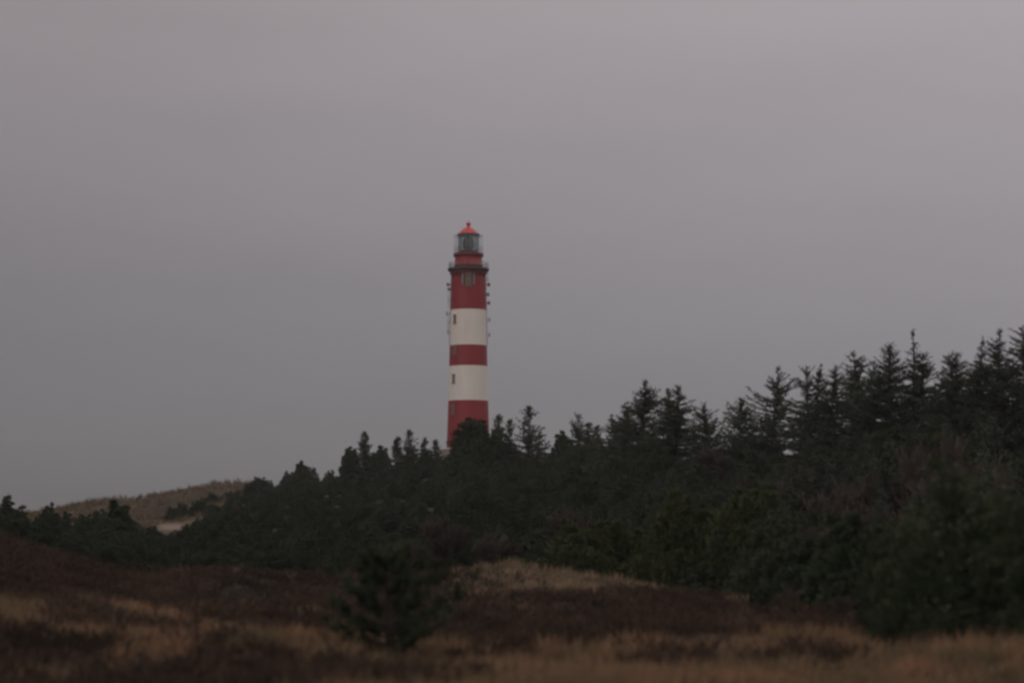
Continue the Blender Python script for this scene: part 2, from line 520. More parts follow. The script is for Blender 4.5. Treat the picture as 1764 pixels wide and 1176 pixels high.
def spruce(H, Rr, seed, dens=1.0, bare=0.0, rag=.35, up=.35, prof=.95, leaf=1.0):
    """wind-beaten spruce: returns (trunk+limb quads, needle quads). bare = thin leader share, rag = unevenness."""
    r = np.random.default_rng(seed)
    tz = np.linspace(0, 1, 9)
    bend = np.stack([.02 * H * np.sin(tz * r.uniform(2, 5) + r.uniform(0, 6)), .02 * H * np.sin(tz * r.uniform(2, 5)), tz * H], 1)
    bend[:, :2] -= bend[0, :2]
    wood = [tube_np(bend, .020 * H * (1 - tz) ** .9 + .010, 6)]
    nb = int(27 * H * dens)
    t = np.sort(r.uniform(0, 1, nb) ** 1.25 * .945 + .04)
    P, Dq, Ln, Wd = [], [], [], []
    lob = r.uniform(0, 2 * pi, 3)
    for ti in t:
        az_ = r.uniform(0, 2 * pi)
        s_ = 1 - ti
        L_ = Rr * s_ ** prof * (1 + rag * r.normal() + .22 * math.sin(az_ + lob[0] + ti * 6) + .16 * math.sin(ti * 31 + lob[1])) + .02 * H
        if ti > 1 - bare: L_ *= .42
        L_ = min(max(L_, .045 * H * s_ + .02), Rr * (.25 + 1.15 * s_))
        e0 = -.16 + (.40 + up * .45) * ti ** 2 + .12 * r.normal()
        cur = up * r.uniform(.2, .9)
        m_ = max(4, int(L_ / .09 / leaf))
        ss = np.linspace(.0, 1, m_)
        base = np.array([np.interp(ti, tz, bend[:, 0]), np.interp(ti, tz, bend[:, 1]), ti * H])
        rad = L_ * ss
        pts = base + np.stack([np.cos(az_) * rad, np.sin(az_) * rad, L_ * (ss * math.tan(e0) + cur * .6 * ss ** 2.2)], 1)
        if m_ > 4: wood.append(tube_np(pts[::max(1, m_ // 4)], .004 * H * (1 - ss[::max(1, m_ // 4)]) + .006, 3))
        dirs = unit(np.gradient(pts, axis=0))
        sd = unit(np.cross(dirs, [0, 0, 1.0]))
        k = 6
        sel = np.repeat(np.arange(m_), k)
        sg = r.choice([-1, 1], len(sel))[:, None]
        d_ = dirs[sel] * r.uniform(.3, 1.0, (len(sel), 1)) + sd[sel] * sg * r.uniform(.1, 1.0, (len(sel), 1)) + np.stack(
            [np.zeros(len(sel)), np.zeros(len(sel)), r.normal(-.10, .35, len(sel))], 1)
        w = r.uniform(0, 1, len(sel)) < (.45 + .55 * ss[sel])
        off = r.normal(0, .05 * leaf, (len(sel), 3))
        P.append((pts[sel] + off)[w]); Dq.append(unit(d_)[w])
        ln = (r.uniform(.14, .30, len(sel)) * (1.15 - .45 * ss[sel])) * leaf * (.30 + .70 * min(1, s_ * 3.2))
        Ln.append(ln[w]); Wd.append((r.uniform(.05, .10, len(sel)) * leaf)[w])
    # leader
    k = 20
    hz = r.uniform(.82, .995, k)
    P.append(np.stack([np.interp(hz, tz, bend[:, 0]), np.interp(hz, tz, bend[:, 1]), hz * H], 1))
    dd = r.normal(size=(k, 3)); dd[:, 2] = np.abs(dd[:, 2]) + .6
    Dq.append(unit(dd)); Ln.append(r.uniform(.08, .20, k) * leaf * (1.45 - hz) ** 1.4); Wd.append(np.full(k, .035 * leaf))
    P, Dq, Ln, Wd = map(np.concatenate, (P, Dq, Ln, Wd))
    return np.concatenate(wood), kites(P, Dq, Ln, Wd, r)


def pinebush(W, H, seed, ncl=34, shoots=46, fine=False, gap=.0, tipn=False, leaf_k=1.0):
    """many-stemmed dune pine: clumps of upturned shoots around bent stems"""
    r = np.random.default_rng(seed)
    wood, P, Dq, Ln, Wd, tips = [], [], [], [], [], []
    cl = []
    for i in range(ncl):
        a = r.uniform(0, 2 * pi)
        q = r.uniform(0, 1) ** .6
        x, y = cos(a) * q * W * .42, sin(a) * q * W * .42
        zt = H * (1 - .55 * q ** 2.2) * r.uniform(.50 if fine else .62, 1.0)
        z = zt if r.uniform() < .6 else r.uniform(.12, 1) * zt
        cr = r.uniform(.10, .19) * (W + H) * .5 * (1 - gap * .5) * (.62 if fine and ncl > 50 else 1)
        z = max(min(z, H) - cr * .8, cr * .6)
        cl.append((x, y, z, cr))
    for x, y, z, cr in list(cl):                       # upright leaders that break the outline
        if r.uniform() < .28 and z > H * .45:
            for j in range(3): cl.append((x + r.normal(0, .03 * W), y + r.normal(0, .03 * W), z + cr * (.8 + .7 * j), cr * (.5 - .12 * j)))
    for x, y, z, cr in cl:
        s0 = np.array([x * .1, y * .1, 0.0])
        m_ = np.array([x * .75, y * .75, z * .35])
        tt = np.linspace(0, 1, 6)[:, None]
        pts = (1 - tt) ** 2 * s0 + 2 * tt * (1 - tt) * m_ + tt ** 2 * np.array([x, y, z])
        wood.append(tube_np(pts, np.linspace(.016 * H + .01, .008, 6), 4))
        k = max(8, int(shoots * min(1, cr / (.10 * (W + H) * .5) * (1.6 if fine and ncl > 50 else 1))))
        d = unit(r.normal(size=(k, 3)))
        rr = cr * r.uniform(.25, 1, k)[:, None] ** .5
        c = np.array([x, y, z]) + d * rr * np.array([1.15, 1.15, .8])
        c[:, 2] = np.maximum(c[:, 2], .03)
        ax = unit(d * .6 + np.array([0, 0, .85]) + r.normal(0, .22, (k, 3)))
        if fine:
            nn = 16
            Ls = r.uniform(.10, .20, k)
            sel = np.repeat(np.arange(k), nn)
            al = r.uniform(0, 1, len(sel))
            P.append(c[sel] + ax[sel] * (al * Ls[sel])[:, None])
            Dq.append(unit(ax[sel] * .9 + unit(r.normal(size=(len(sel), 3))) * .75))
            Ln.append(r.uniform(.05, .085, len(sel))); Wd.append(np.full(len(sel), .014))
            if tipn:
                top = (d[:, 2] > .2) & (r.uniform(0, 1, k) < .3)
                tips.append((c[top] + ax[top] * Ls[top, None], ax[top]))
        else:
            nn = 8
            sel = np.repeat(np.arange(k), nn)
            P.append(c[sel] + r.normal(0, .03, (len(sel), 3)))
            Dq.append(unit(ax[sel] + unit(r.normal(size=(len(sel), 3))) * .55))
            Ln.append(r.uniform(.11, .21, len(sel)) * leaf_k); Wd.append(r.uniform(.045, .075, len(sel)) * leaf_k)
    P, Dq, Ln, Wd = map(np.concatenate, (P, Dq, Ln, Wd))
    P[:, 2] *= H * 1.03 / np.percentile(P[:, 2], 99.85)
    leaf = kites(P, Dq, Ln, Wd, r)
    tp = None
    if tips:
        tpP = np.concatenate([a for a, b in tips]); tpD = np.concatenate([b for a, b in tips])
        s2 = np.repeat(np.arange(len(tpP)), 4)
        tp = kites(tpP[s2], unit(tpD[s2] + r.normal(0, .35, (len(s2), 3))), .11, .030, r)
    return np.concatenate(wood), leaf, tp


def baretree(H, seed, spread=.5, lv=5, thick=1.0):
    """leafless birch or willow: trunk+limbs, and fine twigs"""
    r = np.random.default_rng(seed)
    big, fine = [], []

    def grow(p, d, L_, rad, k):
        pts = [p]
        for _ in range(4):
            d = unit(d + r.normal(0, .10, 3) + np.array([0, 0, .05]))
            pts.append(pts[-1] + d * L_ / 4)
        q = tube_np(np.array(pts), np.linspace(rad, rad * .62, 5), 5 if k < 2 else 3)
        (big if k < 2 else fine).append(q)
        if k >= lv: return
        for j in range((5 if k < 3 else 4) if k else 6):
            i = r.integers(1, 5)
            nd = unit(d + unit(r.normal(size=3)) * spread * (1.0 if k else .8) + np.array([0, 0, .12]))
            grow(pts[i], nd, L_ * r.uniform(.55, .78), max(rad * .5, .013), k + 1)
    for s in range(3):
        grow(np.array([r.normal(0, .05 * H), r.normal(0, .05 * H), 0]), unit(np.array([r.normal(0, .25), r.normal(0, .25), 1])), H * .36, .014 * H * thick, 0)
    return np.concatenate(big), np.concatenate(fine)


def tree_obj(name, parts, loc, rz=0, sc=(1, 1, 1)):
    """Empty at the base + one child per part; parts = [(part name, mesh)]"""
    o = bpy.data.objects.new(name, None)
    o.empty_display_size = .3
    C.objects.link(o)
    o.location, o.rotation_euler, o.scale = loc, (0, 0, rz), sc
    if len(parts) > 1 and 'tree' in name or 'pine' in name: o.rotation_euler = (rng.normal(0, .03), .035 + rng.normal(0, .035), rz)
    for pn, pm in parts: link(pn, pm, o)
    return o


# ------------------------------------------------------------------ the lighthouse
LH_D = 415.0
base_pt = at(806.5, 772, LH_D)
LX, LY = base_pt[0], base_pt[1]
Z0 = base_pt[2]
PXM = LH_D / FPX                                         # metres per photo pixel there


def hz(v): return vz(v, LH_D) - Z0


lh = bpy.data.objects.new("lighthouse", None)
C.objects.link(lh)
lh.location = (LX, LY, Z0)
tag(lh, "tall round lighthouse painted in red and white bands, rising behind the pines on its dune", "lighthouse")
face = atan2(-LY, -LX)                                   # azimuth that looks back at the camera


def on(r, dphi, z): return (r * cos(face + dphi), r * sin(face + dphi), z)


PR = [(3.72, hz(774)), (3.70, hz(770)), (3.44, hz(690.5)), (3.31, hz(631)), (3.22, hz(595.5)), (3.08, hz(534.5)), (2.95, hz(478))]
Geo().lathe(PR[:3], 64).build("lower_red_band", M['red'], lh)
Geo().lathe([PR[2], PR[3]], 64).build("white_band", M['white'], lh)
Geo().lathe([PR[3], PR[4]], 64).build("middle_red_band", M['red'], lh)
Geo().lathe([PR[4], PR[5]], 64).build("white_band", M['white'], lh)
Geo().lathe([PR[5], PR[6]], 64).build("upper_red_band", M['red'], lh)
g = Geo().lathe([(5.1, hz(800)), (5.1, hz(775.5)), (5.2, hz(775.2)), (5.2, hz(774.0)), (3.9, hz(773.6)), (3.9, hz(771.8)), (3.6, hz(771.6))], 48)
g.build("plinth", M['plinth'], lh)
# corbelled neck and main gallery
Geo().lathe([(2.96, hz(478)), (3.02, hz(477)), (3.02, hz(475)), (3.1, hz(474)), (3.25, hz(470)), (3.25, hz(468.4))], 64).build("corbel", M['trimred'], lh)
Geo().lathe([(3.2, hz(468.4)), (3.52, hz(467.2)), (3.58, hz(465)), (3.58, hz(462.6)), (2.2, hz(462.3))], 64).build("gallery_deck", M['dark'], lh)
g = Geo()
for z in (hz(453), hz(456), hz(459)): g.ring(3.42, z, .035, 40)
for k in range(20):
    a = 2 * pi * (k + .5) / 20
    g.tube((3.42 * cos(a), 3.42 * sin(a), hz(462.6)), (3.42 * cos(a), 3.42 * sin(a), hz(452.6)), .045, seg=6)
g.build("railing", M['steel'], lh)
# watch room and lantern gallery
Geo().lathe([(2.36, hz(462.4)), (2.36, hz(458.6)), (2.42, hz(458.3)), (2.42, hz(457.2)), (2.34, hz(457)), (2.34, hz(443.2))], 64).build("watch_room", M['red'], lh)
Geo().lathe([(2.3, hz(443.4)), (2.54, hz(442.4)), (2.6, hz(441)), (2.6, hz(436.8)), (1.6, hz(436.4))], 64).build("lantern_deck", M['trimred'], lh)
g = Geo()
for k in range(16):
    a = 2 * pi * (k + .5) / 16
    g.tube((2.46 * cos(a), 2.46 * sin(a), hz(436.8)), (2.46 * cos(a), 2.46 * sin(a), hz(406.5)), .03, seg=6)
for z in (hz(427), hz(431.5), hz(407)): g.ring(2.46, z, .03, 40)
for k in range(16):
    a = 2 * pi * (k + .5) / 16
    g.tube((2.46 * cos(a), 2.46 * sin(a), hz(407)), (1.8 * cos(a), 1.8 * sin(a), hz(403.6)), .03, seg=6)
g.build("lantern_cage", M['steel'], lh)
# lantern: base ring, glass, bars, lens
lan = Geo().lathe([(1.76, hz(436.6)), (1.76, hz(432.6)), (1.70, hz(432.4)), (1.3, hz(432.4))], 48).build("lantern", M['dark'], lh)
g = Geo()
for k in range(16):
    a = 2 * pi * k / 16
    g.tube((1.74 * cos(a), 1.74 * sin(a), hz(433)), (1.74 * cos(a), 1.74 * sin(a), hz(405.8)), .045, seg=6)
for z in (hz(419.5), hz(412.5), hz(426.2)): g.ring(1.74, z, .03, 48)
g.build("glazing_bars", M['dark'], lan)
Geo().lathe([(1.70, hz(432.6)), (1.70, hz(406))], 48, caps=False).build("glass", M['glass'], lan)
g = Geo().lathe([(.35, hz(432.4)), (.55, hz(430)), (.92, hz(428)), (1.02, hz(424)), (1.05, hz(419)), (1.0, hz(414)), (.8, hz(410.5)), (.4, hz(408)), (.2, hz(406))], 32)
g.build("lens", M['lens'], lan)
Geo().lathe([(1.7, hz(406.2)), (1.92, hz(406)), (1.95, hz(404.6)), (1.9, hz(403.4)), (1.2, hz(403))], 48).build("eave", M['dark'], lh)
rf = Geo().lathe([(1.86, hz(403.2)), (1.62, hz(401)), (1.32, hz(398)), (.92, hz(394.8)), (.55, hz(392.4)), (.30, hz(391.2))], 48).build("roof", M['roof'], lh)
fin = Geo().lathe([(.26, hz(391.4)), (.20, hz(389.6)), (.26, hz(388.8)), (.40, hz(387.0)), (.42, hz(385.8)), (.36, hz(384.2)), (.18, hz(383)), (.05, hz(382.4))], 24).build("finial", M['roof'], rf)
Geo().tube((0, 0, hz(383)), (0, 0, hz(378.5)), .03, .015, 6).build("lightning_rod", M['dark'], rf)


def lh_r(v): return float(np.interp(v, [478, 534.5, 595.5, 631, 690.5, 770], [2.95, 3.08, 3.22, 3.31, 3.44, 3.70]))


def window(u, v0, v1, w, hood=True):
    v = (v0 + v1) / 2
    r = lh_r(v)
    phi = math.asin(max(-.99, min(.99, (u - 806.5) * PXM / r)))
    rz = face + phi
    h = hz(v0) - hz(v1)
    fr = Geo()
    c = lambda dr, dt, z: (r + dr, dt, z)

    def place(cx, ct, cz, sx, st, sz):
        x = cx * cos(rz) - ct * sin(rz); y = cx * sin(rz) + ct * cos(rz)
        fr.box((x, y, cz), (sx, st, sz), rz)
    zc = hz(v)
    place(r + .03, -(w / 2 + .05), zc, .20, .10, h)
    place(r + .03, (w / 2 + .05), zc, .20, .10, h)
    place(r + .05, 0, zc + h / 2 + .07, .26, w + .34, .14)
    place(r + .10, 0, zc - h / 2 - .06, .30, w + .40, .12)
    if h > 1.2: place(r + .02, 0, zc + h * .12, .12, w, .05)
    f = fr.build("window", M['frame'], lh)
    fr = pn = Geo()
    place(r - .02, 0, zc, .14, w - .004, h - .004)
    pn.build("pane", M['glassdark'], f)
    gx = Geo()
    fr = gx
    return f


window(783.5, 545, 558, .38)
window(783.5, 598, 611, .38)
window(781.8, 647, 660, .38)
window(780.5, 699, 714, .38)
window(806.5, 475, 495, .72)
# flat sector panels beside the top window
for u in (797.0, 815.5):
    r = lh_r(485) + .16
    phi = math.asin((u - 806.5) * PXM / r)
    g = Geo().box(on(r + .10, phi, hz(484)), (.14, .30, 1.9), face + phi)
    g.box(on(r - .08, phi, hz(480)), (.3, .10, .10), face + phi).box(on(r - .08, phi, hz(489)), (.3, .10, .10), face + phi)
    g.build("antenna_panel", M['steel'], lh)


def antenna(u, v, kind):
    """bracket + drum / whip standing off the tower's flank"""
    r = lh_r(v)
    sgn = 1 if u > 806.5 else -1
    ph = sgn * 1.5
    rr = abs(u - 806.5) * PXM
    z = hz(v)
    g = Geo().tube(on(r - .05, ph, z - .12), on(rr, ph, z - .12), .04)
    g.tube(on(r - .05, ph, z + .12), on(rr, ph, z + .12), .04)
    if kind == 'mast':
        g.tube(on(rr, ph, z - 1.3), on(rr, ph, z + 1.3), .045)
        return g.build("antenna", M['steel'], lh)
    o = g.tube(on(rr, ph, z - .4), on(rr, ph, z + .4), .05).build("antenna", M['steel'], lh)
    if kind in ('red', 'grey'):
        d = .29
        Geo().tube(on(rr - .05, ph, z), (on(rr - .05, ph, z)[0] + cos(face) * .42, on(rr - .05, ph, z)[1] + sin(face) * .42, z), d, d * .9, 16).build(
            "drum", M['antred'] if kind == 'red' else M['antgrey'], o)
    else:
        Geo().box(on(rr, ph, z), (.16, .22, .7), face + ph).build("panel", M['antgrey'], o)
    return o


for a in ((770.5, 490.5, 'red'), (772.3, 498.5, 'grey'), (771.8, 517, 'mast'), (769, 540, 'panel'), (771, 572, 'panel'), (842.5, 490.5, 'red'),
          (841.2, 507.5, 'grey'), (842.6, 522, 'red'), (840.2, 481, 'mast'), (843.2, 551, 'panel'), (843.4, 577, 'panel'), (771.0, 555, 'mast')):
    antenna(*a)
# cable runs up both flanks
for sg in (-1, 1):
    g = Geo()
    pts = [(lh_r(v) + .07, hz(v)) for v in (478, 534.5, 595.5)]
    for (ra, za), (rb, zb) in zip(pts[:-1], pts[1:]):
        g.tube(on(ra, sg * 1.54, za), on(rb, sg * 1.54, zb), .05, seg=6)
    g.build("cable_run", M['dark'], lh)

# ------------------------------------------------------------------ skyline spruces, each as the photo shows it
SKD = ([340, 500, 600, 700, 800, 950, 1100, 1300, 1500, 1800], [300, 320, 305, 290, 262, 245, 192, 168, 152, 142])


def skyd(u): return float(np.interp(u, *SKD))


def mk_spruce(u, vt, D, w, label, group=None, seed=0, dens=1.0, bare=0., rag=.35, up=.35, prof=.95, name="spruce_tree"):
    top = at(u, vt, D)
    zb = float(height(top[0], top[1])) - .08
    H = top[2] - zb
    Rr = min(w / 2 / 70 * H * .36 * (70 * D / FPX) / 2.2, H * .40)
    Rr = min((w / 2) * D / FPX * (H / (52 * D / FPX)) ** prof, H * .48)
    wd, nd = spruce(H, max(Rr, .5), seed or int(u * 7 + vt), dens, bare, rag, up, prof, leaf=D / 170)
    mt = mesh_np("trunk", wd, mats=[M['bark']])
    mc = mesh_np("crown", nd, mats=[M['spruce']])
    o = tree_obj(name, [("trunk", mt), ("crown", mc)], (top[0], top[1], zb))
    rx, ry = rng.normal(0, .025), .02 + rng.normal(0, .04)
    o.rotation_euler = (rx, ry, 0)
    o.location = (top[0] - H * sin(ry), top[1] + H * sin(rx), zb)      # the tip stays where it is, the foot moves
    tag(o, label, "spruce", group)
    return o


HERO = [
    (632, 743, 300, 20, "thin upright little spruce standing alone above the pines, well left of the lighthouse", dict(dens=1.1, up=.6)),
    (688, 752, 292, 24, "small bushy spruce next left of a taller open one, left of the lighthouse foot", {}),
    (704, 740, 290, 30, "open feathery spruce, tallest of the cluster just left of the lighthouse foot", dict(dens=.7, rag=.5)),
    (731, 754, 288, 24, "small ragged spruce in the middle of the cluster left of the lighthouse", dict(dens=.8)),
    (752, 757, 285, 24, "small spruce with a drooping side, closest on the left to the lighthouse base", dict(dens=.9, rag=.5)),
    (858, 713, 262, 26, "slim dark spruce touching the right edge of the lighthouse foot", dict(dens=1.1)),
    (879, 721, 258, 22, "short spruce between the lighthouse and the see-through spruce on its right", dict(dens=.8)),
    (908, 698, 255, 34, "sparse see-through spruce with few limbs, first tall tree right of the lighthouse", dict(dens=.75, rag=.6, up=.6, bare=.05)),
    (928, 744, 250, 26, "small thin spruce at the right foot of the see-through spruce", dict(dens=.5, up=.5)),
    (992, 713, 238, 40, "spruce with upswept arms and pointed tip between two gaps right of the lighthouse", dict(dens=.8, up=.7)),
    (1011, 727, 232, 34, "blunt spruce leaning on the upswept one right of the lighthouse", dict(dens=1.0)),
    (1031, 733, 228, 34, "low round-shouldered spruce left of a tiny thin spire", dict(dens=1.2)),
    (1050, 713, 222, 18, "tiny thin spire of a spruce left of the pointed pair", dict(dens=.7, bare=.1)),
    (1081, 692, 196, 46, "broad cone spruce, left and lower of the pointed pair", dict(dens=1.4, rag=.25)),
    (1104, 652, 192, 44, "tall clean pointed spruce with a needle-thin tip, right of the pointed pair", dict(dens=1.1, bare=.10, up=.5, rag=.28)),
    (1154, 667, 186, 34, "slim spruce with a bare tip, leaning close on the left of a denser one", dict(dens=1.0, bare=.08)),
    (1175, 665, 184, 62, "dense broad spruce with a blunt tip in the clump of three", dict(dens=1.4, rag=.3)),
    (1211, 694, 180, 44, "lowest, right-hand spruce of the clump of three, one limb flung outward", dict(dens=1.1, rag=.55, up=.7)),
    (1272, 686, 172, 60, "lone broad spruce with upturned limbs in the dip of the skyline", dict(dens=1.0, rag=.4, up=.7)),
    (1291, 722, 170, 30, "small spruce tucked against the right side of the lone broad one", {}),
    (1337, 630, 166, 62, "gaunt tall spruce with a bare leader and long uneven side limbs", dict(dens=.95, rag=.6, up=.6, bare=.12)),
    (1394, 630, 162, 64, "leftmost of the open-crowned spruces that stand together, limbs see-through", dict(dens=.85, rag=.45, up=.5)),
    (1419, 625, 160, 22, "narrow spruce tip between two open-crowned spruces", dict(dens=.7, bare=.1)),
    (1437, 628, 159, 48, "full dark spruce in the middle of the open-crowned group", dict(dens=1.2)),
    (1463, 603, 158, 34, "tallest spruce of the open-crowned group, with a crooked tip", dict(dens=1.0, rag=.5, bare=.05)),
    (1478, 614, 156, 60, "wide open-limbed spruce beside the crooked-tipped one", dict(dens=.85, rag=.5)),
    (1506, 638, 155, 42, "spruce with a heavy drooping arm at the right end of the open-crowned group", dict(dens=.75, rag=.6, up=.2)),
    (1542, 592, 152, 66, "dense dark cone-shaped spruce, broadest on the right of the skyline", dict(dens=1.6, rag=.22, up=.4)),
    (1561, 566, 153, 34, "dying spruce with a bare thin spire poking above the dense cone-shaped one", dict(dens=.5, bare=.35, rag=.5, prof=.95)),
    (1589, 607, 151, 54, "conical spruce right of the dense dark one, a notch of sky beside it", dict(dens=1.4, rag=.25)),
    (1631, 606, 148, 48, "slim cone spruce, first one right of the notch of sky", dict(dens=1.3, rag=.25)),
    (1655, 608, 147, 46, "blunt spruce crowding the slim cone on its left", dict(dens=1.2, rag=.35)),
    (1678, 625, 146, 44, "low spruce filling the saddle before the tallest trees at the frame edge", dict(dens=1.2)),
    (1699, 576, 145, 26, "twiggy half-bare spruce tip at the start of the tallest group", dict(dens=.6, bare=.2, rag=.5)),
    (1711, 582, 144, 60, "bushy ragged spruce inside the tallest group at the far right", dict(dens=1.1, rag=.4)),
    (1731, 563, 143, 40, "thin spruce with short bare side twigs in the tallest group", dict(dens=.65, bare=.22, rag=.5)),
    (1760, 558, 142, 52, "tallest spruce of all, cut by the right frame edge", dict(dens=1.0, rag=.4, bare=.06)),
]
for (u, vt, D, w, lab, kw) in HERO:
    mk_spruce(u, vt, D, w, lab, "spruces along the skyline", **kw)

# ------------------------------------------------------------------ prototypes for the wood's many members
PINE = []
for i in range(7):
    w_, l_, _ = pinebush(4.6, 3.2, 100 + i, ncl=46, shoots=48)
    PINE.append((mesh_np("trunk", w_, mats=[M['bark']]), mesh_np("crown", l_, mats=[M['pine']])))
PINE_BIG = []
for i in range(4):
    w_, l_, _ = pinebush(7.2, 5.4, 150 + i, ncl=95, shoots=62, gap=.9)
    PINE_BIG.append((mesh_np("trunk", w_, mats=[M['bark']]), mesh_np("crown", l_, mats=[M['pine']])))
SPR = []
for i in range(6):
    w_, l_ = spruce(6.5, 1.75, 200 + i, dens=1.25, rag=.35, up=.45, leaf=1.0)
    SPR.append((mesh_np("trunk", w_, mats=[M['bark']]), mesh_np("crown", l_, mats=[M['spruce']])))
BARE = []
for i in range(4):
    b_, f_ = baretree(3.4, 300 + i)
    BARE.append((mesh_np("trunk", b_, mats=[M['pale_bark']]), mesh_np("twigs", f_, mats=[M['twig']])))

SKY_V = ([-200, 0, 30, 60, 100, 130, 185, 205, 222, 250, 275, 318, 335, 350, 385, 430, 470, 500, 520, 545, 575, 600, 622, 645, 670, 700, 765, 790, 812, 826, 850, 880, 925,
          940, 968, 990, 1040, 1060, 1100, 1160, 1215, 1240, 1262, 1300, 1330, 1390, 1440, 1500, 1530, 1610, 1622, 1700, 1764, 2000],
         [858, 855, 858, 865, 868, 875, 873, 874, 888, 893, 917, 916, 893, 880, 850, 829, 819, 812, 802, 808, 806, 788, 782, 786, 772, 770, 780, 774, 742, 742, 746, 755, 782,
          776, 752, 752, 752, 746, 735, 735, 742, 758, 752, 742, 736, 715, 705, 700, 680, 690, 690, 660, 645, 630])
FR_D = ([-200, 0, 250, 450, 700, 930, 945, 1100, 1250, 1330, 1480, 1764, 2000], [112, 112, 112, 112, 112, 112, 106, 105, 102, 84, 62, 58, 58])
FR_V = ([-200, 0, 120, 250, 450, 700, 850, 950, 1100, 1250, 1400, 1500, 1600, 1764, 2000], [885, 890, 920, 945, 945, 945, 935, 915, 905, 890, 945, 945, 880, 860, 860])
count = {'pine': 0, 'spruce': 0}


def ZONE(u, t):
    zs = [(345, "in the thicket at left, below the bare grassy dune", "pines below the grassy dune"),
          (600, "on the slope between the grassy dune and the lone thin spruce", "pines on the slope by the dune"),
          (770, "on the slope directly left of the lighthouse", "pines left of the lighthouse"),
          (945, "on the slope at the foot of the lighthouse", "pines below the lighthouse"),
          (1240, "on the hillside under the pointed skyline spruces", "trees under the pointed spruces"),
          (1500, "on the hillside under the open-crowned spruces", "trees under the open-crowned spruces"),
          (9999, "in the dark wood at the right frame edge", "trees in the wood at right")]
    for lim, a, b in zs:
        if u < lim:
            lv = ("front row" if t < .22 else "middle rows" if t < .66 else "rear rows")
            return a, b, lv


def member(kind, u, vt, D, t, h, wf):
    p_ = at(u, vt, D)
    zb = float(height(p_[0], p_[1])) - .05
    a, b, lv = ZONE(u, t)
    if kind == 'pine':
        big = h > 3.7
        ms = (PINE_BIG if big else PINE)[rng.integers(4 if big else 7)]; nm = "dune_pine"; h0 = 5.4 if big else 3.2
        sc = (h / h0 * wf * rng.uniform(.9, 1.1), h / h0 * wf * rng.uniform(.9, 1.1), h / h0)
        lab = "dune pine %s, %s" % (a, lv); cat = "pine"
    else:
        k = rng.integers(len(SPR)); ms = SPR[k]; nm = "spruce_tree"
        sc = (h / 6.5 * wf, h / 6.5 * wf, h / 6.5)
        lab = "young spruce %s, %s" % (a, lv); cat = "spruce"
    o = tree_obj(nm, [("trunk", ms[0]), ("crown", ms[1])], (p_[0], p_[1], zb), rng.uniform(0, 6.28), sc)
    tag(o, lab, cat, "%s, %s" % (b if kind == 'pine' else b.replace("pines", "young spruces").replace("trees", "young spruces"), lv))
    count[kind] += 1


NROW = 10
for ri in range(NROW):
    t = ri / (NROW - 1.0)
    u = -60.0 + rng.uniform(0, 40)
    while u < 1830:
        sv, fv = np.interp(u, *SKY_V), np.interp(u, *FR_V)
        fd, sd_ = np.interp(u, *FR_D), skyd(u)
        if u < 345: sd_ = np.interp(u, [0, 250, 345], [165, 180, 235])
        tt = t ** 1.25
        D = fd * (sd_ / fd) ** tt + rng.uniform(-3, 3) * (1 if t > 0 else 0)
        vt = fv + (sv - fv) * t + rng.uniform(4, 16) * (1 + t)
        if vt < sv + 3: vt = sv + rng.uniform(3, 14)
        if t == 1: vt = sv + rng.uniform(0, 8)
        p_ = at(u, vt, D)
        h = p_[2] - float(height(p_[0], p_[1]))
        kind = 'spruce' if (560 < u < 780 and t > .85 and rng.uniform() < .2) or (u > 960 and t > .30 and rng.uniform() < (.62 if u < 1250 else .85)) else 'pine'
        hmax = 9.5 if kind == 'spruce' else (5.2 if u < 1000 else 6.5)
        if kind == 'spruce': vt -= rng.uniform(6, 30) + (rng.uniform(0, 34) if u > 1380 else 0)
        if h > hmax:
            vt += (h - hmax) * FPX / D; h = hmax
        if h < 1.3:
            h = 1.3 if vt + (1.3 - h) * -FPX / D > sv - 2 else max(h, 0)
        if h <= .5:
            u += 14
            continue
        wf = rng.uniform(.85, 1.15) * (1.25 if h < 2.2 and kind == 'pine' else 1)
        wpx = h * (1.30 * wf if kind == 'pine' else .62 * wf) * FPX / D
        if not (265 < u < 322 and vt < 916): member(kind, u, vt, D, t, h, wf)
        u += min(wpx * rng.uniform(.50, .78), 150)
print("members", count)

# pines on the far dune
for (u, vt, h, lab) in ((296, 872, 1.5, "dark shrub on the dune slope right above the pale sand patch"), (318, 866, 1.7, "larger dark shrub on the dune slope, above right of the sand patch"),
                        (342, 858, 2.0, "dark shrub at the foot of the dune crest, beside the pine slope"), (446, 822, 2.6, "low rounded pine at the right end of the bare dune crest"),
                        (368, 848, 1.6, "small dark shrub highest on the brown dune face")):
    for D in np.arange(262, 352, 2.0):
        p_ = at(u, vt, D)
        if p_[2] - float(height(p_[0], p_[1])) <= h: break
    ms = PINE[rng.integers(7)]
    o = tree_obj("dune_pine", [("trunk", ms[0]), ("crown", ms[1])], (p_[0], p_[1], p_[2] - h - .05), rng.uniform(0, 6), (h / 3.2, h / 3.2, h / 3.2))
    tag(o, lab, "shrub")

